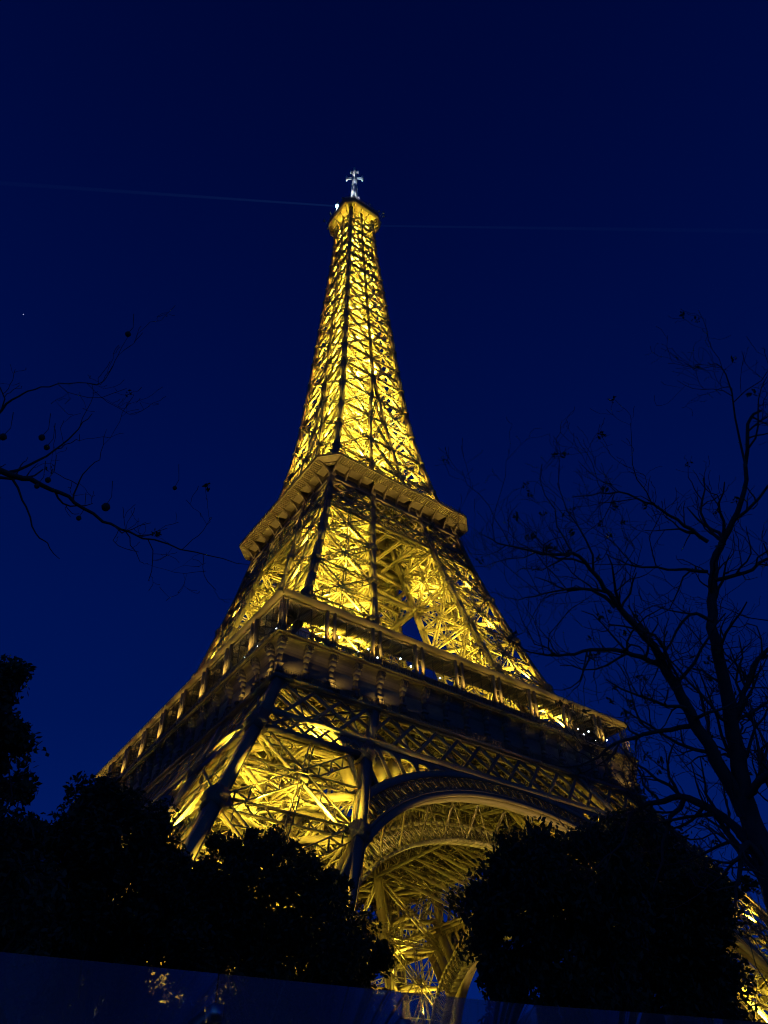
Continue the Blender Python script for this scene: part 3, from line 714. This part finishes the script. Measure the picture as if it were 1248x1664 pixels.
# rot 0 = near pillar, 1 = right pillar, 2 = far pillar, 3 = left pillar
def inner(z, pw, size, rots, K): flood(ctr(z) + [1.9, 1.9, 0], pw * KP * K, unit(ctr(z + 10) - ctr(z)), size, rots=rots)
for z, pw in ((3, 14), (15, 6), (27, 5), (39, 4.5)): inner(z, pw, 115, (0,), K_PILLAR)
for z, pw in ((3, 12), (19, 10), (37, 6)): inner(z, pw, 98, (1, 2, 3), K_PILLAR)
for z, pw in ((59.5, 20), (71, 20), (83, 18), (95, 14)): inner(z, pw, 115, (0,), K_MID)
for z, pw in ((59.5, 22), (77, 24), (95, 12)): inner(z, pw, 115, (1, 2, 3), K_MID)
def facelamp(c1, c2, n, z, f, pw, rots, out=-.6):
    p = c1(z) + (c2(z) - c1(z)) * f + np.array(n) * out; q = c1(z + 6) + (c2(z + 6) - c1(z + 6)) * f + np.array(n) * out
    flood(p, pw * KP, unit(unit(q - p) + np.array(n) * .05), 160, rots=rots, blend=.4)
for z, fs, pw in ((6.5, (.5,), 8.0), (18.5, (.3, .7), 5), (30.4, (.3, .7), 4.5), (42, (.5,), 3)):
    for f in fs: facelamp(cO, cP, NF, z, f, pw * K_FACE, (0,)); facelamp(cO, cQ, NL, z, f, pw * K_FACE, (0,)); facelamp(cO, cQ, NL, z, f, pw * K_FACE, (1,)); facelamp(cO, cP, NF, z, f, pw * K_FACE, (3,))
for z, pw in ((6.5, 8), (18.5, 7), (30.4, 2.5)):
    for r_ in (2, 3): facelamp(cI, cP, NR, z, .5, pw * K_FACE, (r_,)); facelamp(cQ, cI, NB, z, .5, pw * K_FACE, (r_,))
for z, fs, pw in ((63.3, (.3, .7), 4.0), (73.8, (.3, .7), 3.5), (84.8, (.5,), 5.0), (95.5, (.5,), 4.0)):
    for f in fs: facelamp(cO, cP, NF, z, f, pw * K_FACE, (0,), -.6); facelamp(cO, cQ, NL, z, f, pw * K_FACE, (0,), -.6); facelamp(cO, cQ, NL, z, f, pw * K_FACE, (1,), -.6); facelamp(cO, cP, NF, z, f, pw * K_FACE, (3,), -.6)
for k, z in enumerate(np.array([119.0] + LS[1:-1])):
    r = a_(z) * .45; sg = 1 if k % 2 == 0 else -1
    flood((-r, sg * r, z + .8), (a_(z) ** 2 * .2 + 4) * KP * K_SHAFT, (0, 0, 1), 140, four=False)
    flood((r, -sg * r, z + .8), (a_(z) ** 2 * .2 + 4) * KP * K_SHAFT, (0, 0, 1), 140, four=False)
    pw = (1.1 + a_(z) ** 2 * .022) * K_FACE
    fs = (.25, .75) if z < 165 else (.28 if k % 2 == 0 else .72,)
    cR_ = lambda z: cO(z) * [-1, 1, 1]; cU_ = lambda z: cO(z) * [1, -1, 1]
    for f in fs: facelamp(cO, cR_, NF, z + .7, f, pw, (0,), -.45); facelamp(cO, cU_, NL, z + .7, f, pw, (0,), -.45)
# gallery roof undersides, cornice soffits, frieze
for y in [-34.2] + PX + [34.2]:
    flood((-35.72, y, 57.9), 0.6 * KP, (-.22, 0, 1), 92, AMB2, .15, rots=(0, 1))
for y in (-15, -5, 5, 15):
    flood((-18.3, y, 107.5), 1.1 * KP, (-.32, 0, 1), 95, AMB2, .2, rots=(0, 1))
for y, r_ in ((-33, 0), (-26, 0), (33, 1), (26.5, 1), (19, 1), (-31.5, 1)):
    flood((-35.9, y, 51.5), 0.12 * KP, (.05, 0, 1), 150, AMB2, .1, rots=(r_,))  # lamps added off the foot moulding to brighten consoles and cove
flood((-8.0, 0, 270.0), .3 * KP, (0, 0, 1), 130, AMB, .2)
# inside the arches
for q in (-1, 1):
    flood((q * 27.5, -44.4, 28.0), 8 * KP, (-q * 27, 4, 14), 48, AMB2, .3)
    xx = 8.6
    while xx < 27:
        zb = ZC + math.sqrt(44.3 ** 2 - (xx + 2.0) ** 2)
        if zb < 42.5: flood((q * (xx + 1.9 if q < 0 else xx + .3), -a_(zb + .5) + 1.2, zb + .5), .24 * KP, (.45, 0, 1), 150, AMB, .1, rots=(0,) if q < 0 else (0, 3))  # small lamp added inside each opening to brighten its reveals
        xx += 2.7
    flood((q * 25.0, -32.5, 22.0), 8 * KP, (-q * 19, -7, 20), 52, (1, .64, .2), .3, rots=(0, 3))  # added lamp in open air behind the arch, lights the ring plates
for dx, dy in ((-4, -5), (4, -6), (-5, 4)): flood((dx, dy, 284), 15 * KP, unit((-dx * .12, -dy * .12, 1)), 80, (.72, .9, 1.0), .3, False, .5, True)

# ================================================================== GROUND
b = MB(); b.box((-3000, -3000, -1), (3000, 3000, 0)); tag(b.build("ground", GRASS), kind="structure")
b = MB(); b.box((-400, -135, 0.0), (400, -103.2, .004)); b.F[0] = b.F[0]; tag(b.build("pavement", PAVE), kind="structure")
b = MB(); b.box((-66, -66, 0.0), (66, 66, .006)); tag(b.build("esplanade", PAVE), kind="structure")

# ================================================================== GLASS BARRIER
gm = bpy.data.materials.new("barrier_glass"); gm.use_nodes = True; t = gm.node_tree; t.nodes.clear()
o = t.nodes.new('ShaderNodeOutputMaterial'); tr = t.nodes.new('ShaderNodeBsdfTransparent'); tr.inputs[0].default_value = (.86, .9, .9, 1)
gl = t.nodes.new('ShaderNodeBsdfGlossy'); gl.inputs['Roughness'].default_value = .02; gl.inputs['Color'].default_value = (.9, .95, 1, 1)
df = t.nodes.new('ShaderNodeBsdfDiffuse'); df.inputs[0].default_value = (.5, .55, .6, 1)
lw = t.nodes.new('ShaderNodeLayerWeight'); lw.inputs['Blend'].default_value = .5
pw_ = t.nodes.new('ShaderNodeMath'); pw_.operation = 'POWER'; pw_.inputs[1].default_value = 5; t.links.new(lw.outputs['Facing'], pw_.inputs[0])
ml = t.nodes.new('ShaderNodeMath'); ml.operation = 'MULTIPLY_ADD'; ml.inputs[1].default_value = .9; ml.inputs[2].default_value = .2; t.links.new(pw_.outputs[0], ml.inputs[0])
m1 = t.nodes.new('ShaderNodeMixShader'); t.links.new(ml.outputs[0], m1.inputs[0]); t.links.new(tr.outputs[0], m1.inputs[1]); t.links.new(gl.outputs[0], m1.inputs[2])
nz = t.nodes.new('ShaderNodeTexNoise'); nz.inputs['Scale'].default_value = 2.2; nz.inputs['Detail'].default_value = 6
mr = t.nodes.new('ShaderNodeMapRange'); mr.inputs['From Min'].default_value = .35; mr.inputs['From Max'].default_value = .75; mr.inputs['To Min'].default_value = .05; mr.inputs['To Max'].default_value = .2; t.links.new(nz.outputs['Fac'], mr.inputs['Value'])
m2 = t.nodes.new('ShaderNodeMixShader'); t.links.new(mr.outputs[0], m2.inputs[0]); t.links.new(m1.outputs[0], m2.inputs[1]); t.links.new(df.outputs[0], m2.inputs[2]); t.links.new(m2.outputs[0], o.inputs['Surface'])
barrier = empty("glass_barrier", (-68, -101.87, 0))
tag(barrier, "tall clear glass security wall crossing the bottom of the view", "glass wall")
G = [(-75.2, -101.2), (-73.35, -101.38), (-71.55, -101.55), (-69.79, -101.72), (-67.98, -101.89), (-66.4, -102.05), (-64.75, -102.37), (-63.1, -102.62), (-61.4, -102.9)]
for i in range(len(G) - 1):
    p = np.array([*G[i], 0]) - [-68, -101.87, 0]; q = np.array([*G[i + 1], 0]) - [-68, -101.87, 0]; e = unit(q - p) * .012
    b = MB(); b.beam((p + q) / 2 + [0, 0, .15], (p + q) / 2 + [0, 0, 3.2], np.linalg.norm(q - p) - .024, .04, unit(np.cross(q - p, [0, 0, 1]))); pn = b.build("glass_panel", gm, barrier)
    b = MB(); b.beam(p + [0, 0, 0], q + [0, 0, 0], .16, .3); b.build("base_rail", STEEL, barrier)
    for z in (.7, 2.92):
        b = MB(); b.box(tuple(q + [-.05, -.06, z - .06]), tuple(q + [.05, .06, z + .06])); b.build("clamp", STEEL, barrier)

# ================================================================== TREES
def leafcloud(mb, C, r, n, size, droop=0.0):
    """n small leaf quads in a lumpy ball at C"""
    d = rng.normal(size=(n, 3)); d /= np.linalg.norm(d, axis=1, keepdims=True); rr = r * rng.random(n) ** .45
    P = C + d * rr[:, None] * np.array([1, 1, .8]); P[:, 2] -= droop * rng.random(n) ** 2
    u = rng.normal(size=(n, 3)); u[:, 2] -= droop * 2; u /= np.linalg.norm(u, axis=1, keepdims=True); v = np.cross(u, rng.normal(size=(n, 3))); v /= np.linalg.norm(v, axis=1, keepdims=True)
    s = size * (.6 + .8 * rng.random((n, 1))); u = u * s; v = v * s * .45
    V = np.stack([P - u, P + v - u * .1, P + u, P - v - u * .1], 1).reshape(-1, 3)
    mb.add(V, np.arange(4 * n).reshape(-1, 4))
def inside(pt, poly):
    x, y = pt; c = False; n = len(poly)
    for i in range(n):
        x0, y0 = poly[i]; x1, y1 = poly[(i + 1) % n]
        if (y0 > y) != (y1 > y) and x < (x1 - x0) * (y - y0) / (y1 - y0) + x0: c = not c
    return c
def limb(p, q, r0, r1, k=6, wob=.08, sag=0):
    p, q = np.asarray(p, float), np.asarray(q, float); L = np.linalg.norm(q - p); t = np.linspace(0, 1, k)[:, None]
    P = p + (q - p) * t + rng.normal(size=(k, 3)) * wob * L * (t * (1 - t) * 2); P[:, 2] += sag * L * (t[:, 0] * (1 - t[:, 0]))
    return P, np.linspace(r0, r1, k)
def tree(name, label, cat, outline, dist, thick, nclump, rcl, nleaf, lsize, basepx, trunk_r=.35, leafm=None, droop=0.0, jit=7):
    xs = [p[0] for p in outline]; ys = [p[1] for p in outline]; base = at(basepx, 1500, dist); base[2] = 0
    root = empty(name, tuple(base)); tag(root, label, cat)
    L = MB(); T = MB(); C = []
    while len(C) < nclump:
        p = (rng.uniform(min(xs), max(xs)), rng.uniform(min(ys), max(ys)))
        if inside(p, outline):
            if p[1] > 1585 and -60 < p[0] < 430 and rng.random() < .6: nclump -= 1; continue
            # depth: thicker where the outline is wide
            w_ = sum(inside((p[0] + dx, p[1] + dy), outline) for dx, dy in ((60, 0), (-60, 0), (0, 60), (0, -60), (30, 30), (-30, -30))) / 6
            p = (p[0] + rng.normal() * jit, p[1] + rng.normal() * jit); c = at(p[0], p[1], dist + rng.uniform(-1, 1) * thick * (.25 + .75 * w_))
            if c[2] > .8: C.append(c)
            else: nclump -= 1
    C = np.array(C); top = C.mean(0)
    for c in C: leafcloud(L, c - base, rcl * rng.uniform(.45, 1.25), nleaf, lsize, droop)
    fork = np.array([0, 0, max(1.6, .3 * C[:, 2].max())])
    P, r = limb((0, 0, -.1), fork, trunk_r, trunk_r * .75); T.tube(P, r, 8)
    for c in C[rng.permutation(len(C))[:min(60, len(C))]]:
        m_ = fork + (c - base - fork) * .5 + rng.normal(size=3) * .3
        P, r = limb(fork, m_, trunk_r * .35, trunk_r * .16); T.tube(P, r, 6); P, r = limb(m_, c - base, trunk_r * .16, trunk_r * .04, wob=.12); T.tube(P, r, 4)
    L.build("crown", leafm or LEAF, root); T.build("trunk", BARK, root)
    return root

tree("evergreen_tree", "dense rounded evergreen in front of the near pillar foot", "tree",
     [(318, 1400), (340, 1375), (375, 1360), (440, 1362), (485, 1362), (500, 1390), (540, 1425), (560, 1450), (580, 1490), (610, 1520), (628, 1560), (632, 1640), (640, 1720), (300, 1720), (290, 1500)],
     38, 4.0, 400, .86, 170, .13, 470, .4)
tree("evergreen_tree", "broad dark evergreen left of the near pillar below the gallery's left end", "tree",
     [(95, 1330), (108, 1290), (135, 1268), (185, 1272), (205, 1292), (240, 1300), (262, 1335), (270, 1365), (296, 1400), (310, 1440), (330, 1600), (330, 1740), (-40, 1740), (-40, 1400), (60, 1360)],
     33, 4.0, 430, .8, 190, .13, 150, .4)
tree("evergreen_tree", "tall feathery tree at the far left edge of the photo", "tree",
     [(-80, 1060), (-10, 1070), (28, 1080), (30, 1130), (20, 1165), (55, 1215), (55, 1260), (40, 1290), (60, 1330), (70, 1400), (60, 1740), (-160, 1740), (-160, 1100)],
     22, 2.6, 240, .6, 170, .10, -60, .35, LEAFB)
tree("weeping_tree", "drooping dark tree standing in the right half of the wide front arch", "tree",
     [(842, 1352), (870, 1338), (930, 1345), (1000, 1335), (1030, 1400), (1040, 1740), (800, 1740), (796, 1610), (785, 1540), (772, 1500), (766, 1450), (800, 1425), (806, 1390)],
     34, 3.6, 330, .75, 170, .13, 930, .35, None, .5)
tree("evergreen_tree", "large dark evergreen covering the right pillar beneath the bare branches", "tree",
     [(985, 1335), (1055, 1335), (1085, 1362), (1110, 1385), (1150, 1420), (1180, 1455), (1188, 1485), (1185, 1520), (1185, 1560), (1200, 1600), (1190, 1640), (1205, 1740), (990, 1740)],
     42, 4.4, 360, .95, 160, .14, 1100, .4)
tree("evergreen_tree", "thin dark sprig of crown jutting over the pillar foot at the right edge", "tree",
     [(1150, 1420), (1195, 1432), (1240, 1435), (1255, 1445), (1235, 1458), (1200, 1460)], 47, 1.0, 18, .35, 70, .10, 1300, .2)

# ---- bare trees: traced main limbs, grown twigs
def grow(mb, P, R, depth, rate, lean, leaves=None, ls=1.0):
    """side twigs from a limb (polyline P, radii R)"""
    seg = np.linalg.norm(np.diff(P, axis=0), axis=1); L = seg.sum(); n = int(L * rate)
    cum = np.r_[0, np.cumsum(seg)]
    for _ in range(n):
        s = rng.uniform(.08, 1) * L; i = min(np.searchsorted(cum, s) - 1, len(P) - 2); i = max(i, 0); f = (s - cum[i]) / seg[i]
        p = P[i] * (1 - f) + P[i + 1] * f; r = (R[i] * (1 - f) + R[i + 1] * f); d = unit(P[i + 1] - P[i])
        v = rng.normal(size=3); v -= d * (v @ d); v = unit(v); e = unit(d * .7 + v * .9 + np.array([0, 0, lean]))
        Lt = {3: rng.uniform(.9, 2.2), 2: rng.uniform(.45, 1.2), 1: rng.uniform(.2, .6)}[depth] * ls
        k = 6; Q = [p]; 
        for j in range(k):
            e = unit(e + rng.normal(size=3) * .28 + np.array([0, 0, .10])); Q.append(Q[-1] + e * Lt / k)
        Q = np.array(Q); r0 = min(r * .6, {3: .03, 2: .014, 1: .008}[depth]); RR = np.linspace(r0, max(.0035, r0 * .3), k + 1)
        mb.tube(Q, RR, 5 if depth == 3 else 4, cap=False)
        if leaves is not None and rng.random() < .05: leafcloud(leaves, Q[-1], .07, 9, .035)
        if depth > 1: grow(mb, Q, RR, depth - 1, {3: 4.0, 2: 4.5}[depth], lean, leaves, ls)
def traced(pts):
    """pts: (px, py, distance, radius) -> smooth 3D polyline"""
    P = np.array([at(a, b_2, c) for a, b_2, c, _ in pts]); R = np.array([q[3] for q in pts]); k = len(P); t = np.arange(k); tt = np.linspace(0, k - 1, (k - 1) * 4 + 1)
    out = np.empty((len(tt), 3))
    for ax in range(3):
        y = P[:, ax]; mm = np.gradient(y); i = np.minimum(tt.astype(int), k - 2); u = tt - i
        out[:, ax] = (2 * u ** 3 - 3 * u ** 2 + 1) * y[i] + (u ** 3 - 2 * u ** 2 + u) * mm[i] + (-2 * u ** 3 + 3 * u ** 2) * y[i + 1] + (u ** 3 - u ** 2) * mm[i + 1]
    out += rng.normal(size=out.shape) * .012
    return out, np.interp(tt, t, R)
def bare_tree(label, basept, limbs, rates, trunk_pts, ls=.75):
    base = np.array(basept); root = empty("bare_tree", tuple(base)); tag(root, label, "tree")
    B = MB(); Tw = MB(); Lf = MB()
    P, R = np.array([base] + trunk_pts[0]), np.array(trunk_pts[1]); B.tube(P - base, R, 12)
    for pts, rate in zip(limbs, rates):
        P, R = traced(pts); R = R * .64; B.tube(P - base, R, 8); grow(Tw, P - base, R, 3, rate, .15, Lf, ls)
    B.build("trunk", BARK, root); Tw.build("twigs", BARK, root); Lf.build("leaves", LEAFB, root)
    return root
D = 12.0
bb = at(1300, 1640, 12.5); bb[2] = 0
fork = at(1238, 1380, D)
limbs = [
 [(1300, 1560, 12.3, .30), (1262, 1460, D, .27), (1238, 1380, D, .24), (1215, 1310, D, .20), (1198, 1220, D, .17), (1180, 1120, D, .14), (1160, 1040, D, .12), (1158, 960, 12.2, .11), (1165, 900, 12.4, .09), (1190, 850, 12.4, .07), (1212, 780, 12.6, .05), (1216, 690, 12.8, .04), (1238, 665, 13, .025)],
 [(1212, 1320, D, .17), (1150, 1210, 11.8, .14), (1095, 1110, 11.7, .11), (1060, 1050, 11.6, .09), (1010, 990, 11.4, .07), (975, 945, 11.3, .05), (940, 905, 11.2, .04), (880, 900, 11.1, .028), (820, 885, 11, .018), (778, 868, 11, .008)],
 [(1080, 1085, 11.7, .07), (1030, 1065, 11.5, .05), (975, 1055, 11.2, .042), (920, 1065, 11, .03), (860, 1058, 10.9, .015), (820, 1030, 10.8, .008)],
 [(1150, 880, 12.3, .05), (1100, 845, 12.1, .035), (1050, 815, 12, .025), (990, 800, 11.9, .018), (930, 810, 11.8, .01)],
 [(1240, 1390, 12, .15), (1190, 1340, 12.4, .10), (1130, 1300, 12.8, .085), (1080, 1300, 12.9, .07), (1030, 1320, 12.9, .045), (1010, 1370, 12.8, .03), (960, 1420, 12.7, .018)],
 [(1110, 1300, 12.8, .06), (1085, 1340, 12.6, .045), (1075, 1400, 12.5, .03), (1062, 1450, 12.5, .02)],
 [(1190, 1170, 12, .07), (1215, 1110, 12.2, .055), (1240, 1060, 12.3, .045), (1300, 1020, 12.5, .03)],
 [(1160, 1010, D, .045), (1120, 1000, 12, .035), (1080, 1060, 11.9, .02), (1060, 1110, 11.9, .01)],
 [(1165, 945, 12.2, .05), (1210, 930, 12.3, .04), (1260, 900, 12.4, .03)],
 [(1150, 930, 12.2, .045), (1100, 925, 12.0, .03), (1030, 920, 11.8, .02), (985, 900, 11.7, .01)],
 [(1212, 1300, 12, .09), (1235, 1270, 11.7, .08), (1290, 1230, 11.5, .06)],
 [(1212, 760, 12.6, .03), (1180, 610, 12.8, .015), (1150, 590, 12.9, .008)],
 [(1120, 1180, 11.8, .06), (1060, 1190, 11.5, .045), (1000, 1210, 11.3, .035), (940, 1245, 11.2, .02), (880, 1240, 11.1, .01)],
 [(1000, 985, 11.4, .045), (960, 960, 11.3, .035), (900, 960, 11.2, .02), (840, 975, 11.1, .012), (800, 960, 11, .006)],
 [(1260, 1450, 12, .14), (1215, 1395, 12.3, .09), (1180, 1350, 12.6, .06), (1150, 1290, 12.8, .03), (1140, 1230, 12.9, .012)],
 [(1255, 1430, 12, .1), (1215, 1370, 11.7, .075), (1200, 1430, 11.5, .04), (1195, 1480, 11.4, .02)],
 [(1250, 1400, 12, .1), (1290, 1300, 12.2, .08), (1310, 1150, 12.4, .05), (1290, 1000, 12.6, .03), (1240, 880, 12.7, .015)],
]
P0 = at(1300, 1560, 12.3)
bare_tree("big leafless tree whose bare branches fill the right side of the sky", bb, limbs, [3.2, 4.5, 5, 5, 3, 3, 3.5, 4, 4, 4.5, 3, 3.5, 4, 5, 3, 3, 3], ([(bb + P0) / 2 + [.1, 0, 0], P0], [.42, .36, .31]))
Dl = 10.0
bl = at(-330, 1500, 11); bl[2] = 0
limbsL = [
 [(-260, 700, 10.6, .12), (-120, 730, 10.3, .09), (0, 765, Dl, .06), (60, 785, Dl, .045), (110, 808, 9.9, .035), (165, 845, 9.9, .028), (230, 872, 9.8, .018), (320, 897, 9.7, .012), (405, 917, 9.6, .005)],
 [(15, 768, Dl, .03), (75, 742, 10.1, .02), (120, 705, 10.2, .014), (150, 672, 10.3, .007)],
 [(18, 772, Dl, .025), (38, 812, 9.9, .018), (58, 868, 9.8, .013), (78, 885, 9.8, .010), (94, 910, 9.8, .005)],
 [(-120, 690, 10.3, .05), (-20, 680, 10.3, .03), (20, 650, 10.3, .02), (55, 632, 10.3, .013), (110, 622, 10.3, .01), (168, 620, 10.4, .008), (185, 585, 10.5, .006), (208, 545, 10.6, .004)],
 [(118, 812, 9.9, .02), (135, 770, 10, .012), (160, 745, 10.1, .008), (172, 700, 10.2, .004)],
 [(200, 862, 9.8, .012), (225, 905, 9.8, .006), (238, 918, 9.8, .004)],
]
tl = bare_tree("leafless tree reaching one long thin branch in from the left edge", bl, limbsL, [2.0, 2.0, .6, 2.2, 2.5, 2.5], ([(bl + at(-260, 700, 10.6)) / 2 + [.2, .1, 0], at(-260, 700, 10.6)], [.3, .22, .13]), .5)
for px, py, r in ((68, 711, .055), (76, 727, .05), (172, 824, .075), (5, 710, .06), (78, 780, .05), (60, 790, .045), (208, 543, .05), (128, 842, .045), (284, 793, .04)):
    r *= .75; b = MB(); c = at(px, py, 9.9) - np.array(bl); b.lathe(c, [(.005, -r), (r * .7, -r * .7), (r, 0), (r * .7, r * .7), (.005, r)], 10); b.tube([c + [0, 0, r * .9], c + [.03, .01, r + .15], c + [-.02, 0, r + .4]], [.004, .004, .006], 4); b.build("seed_ball", BARK, tl)

# star and drifting balloon
st = MB(); c = at(38, 511, 6000); st.lathe((0, 0, 0), [(.1, -4), (3, -2.6), (4, 0), (3, 2.6), (.1, 4)], 8); so = st.build("star", mat("starlight", (1, 1, 1), emit=(.6, .65, 1), estr=.6)); so.location = c
tag(so, "single faint star in the dark sky above the left branch", "star")
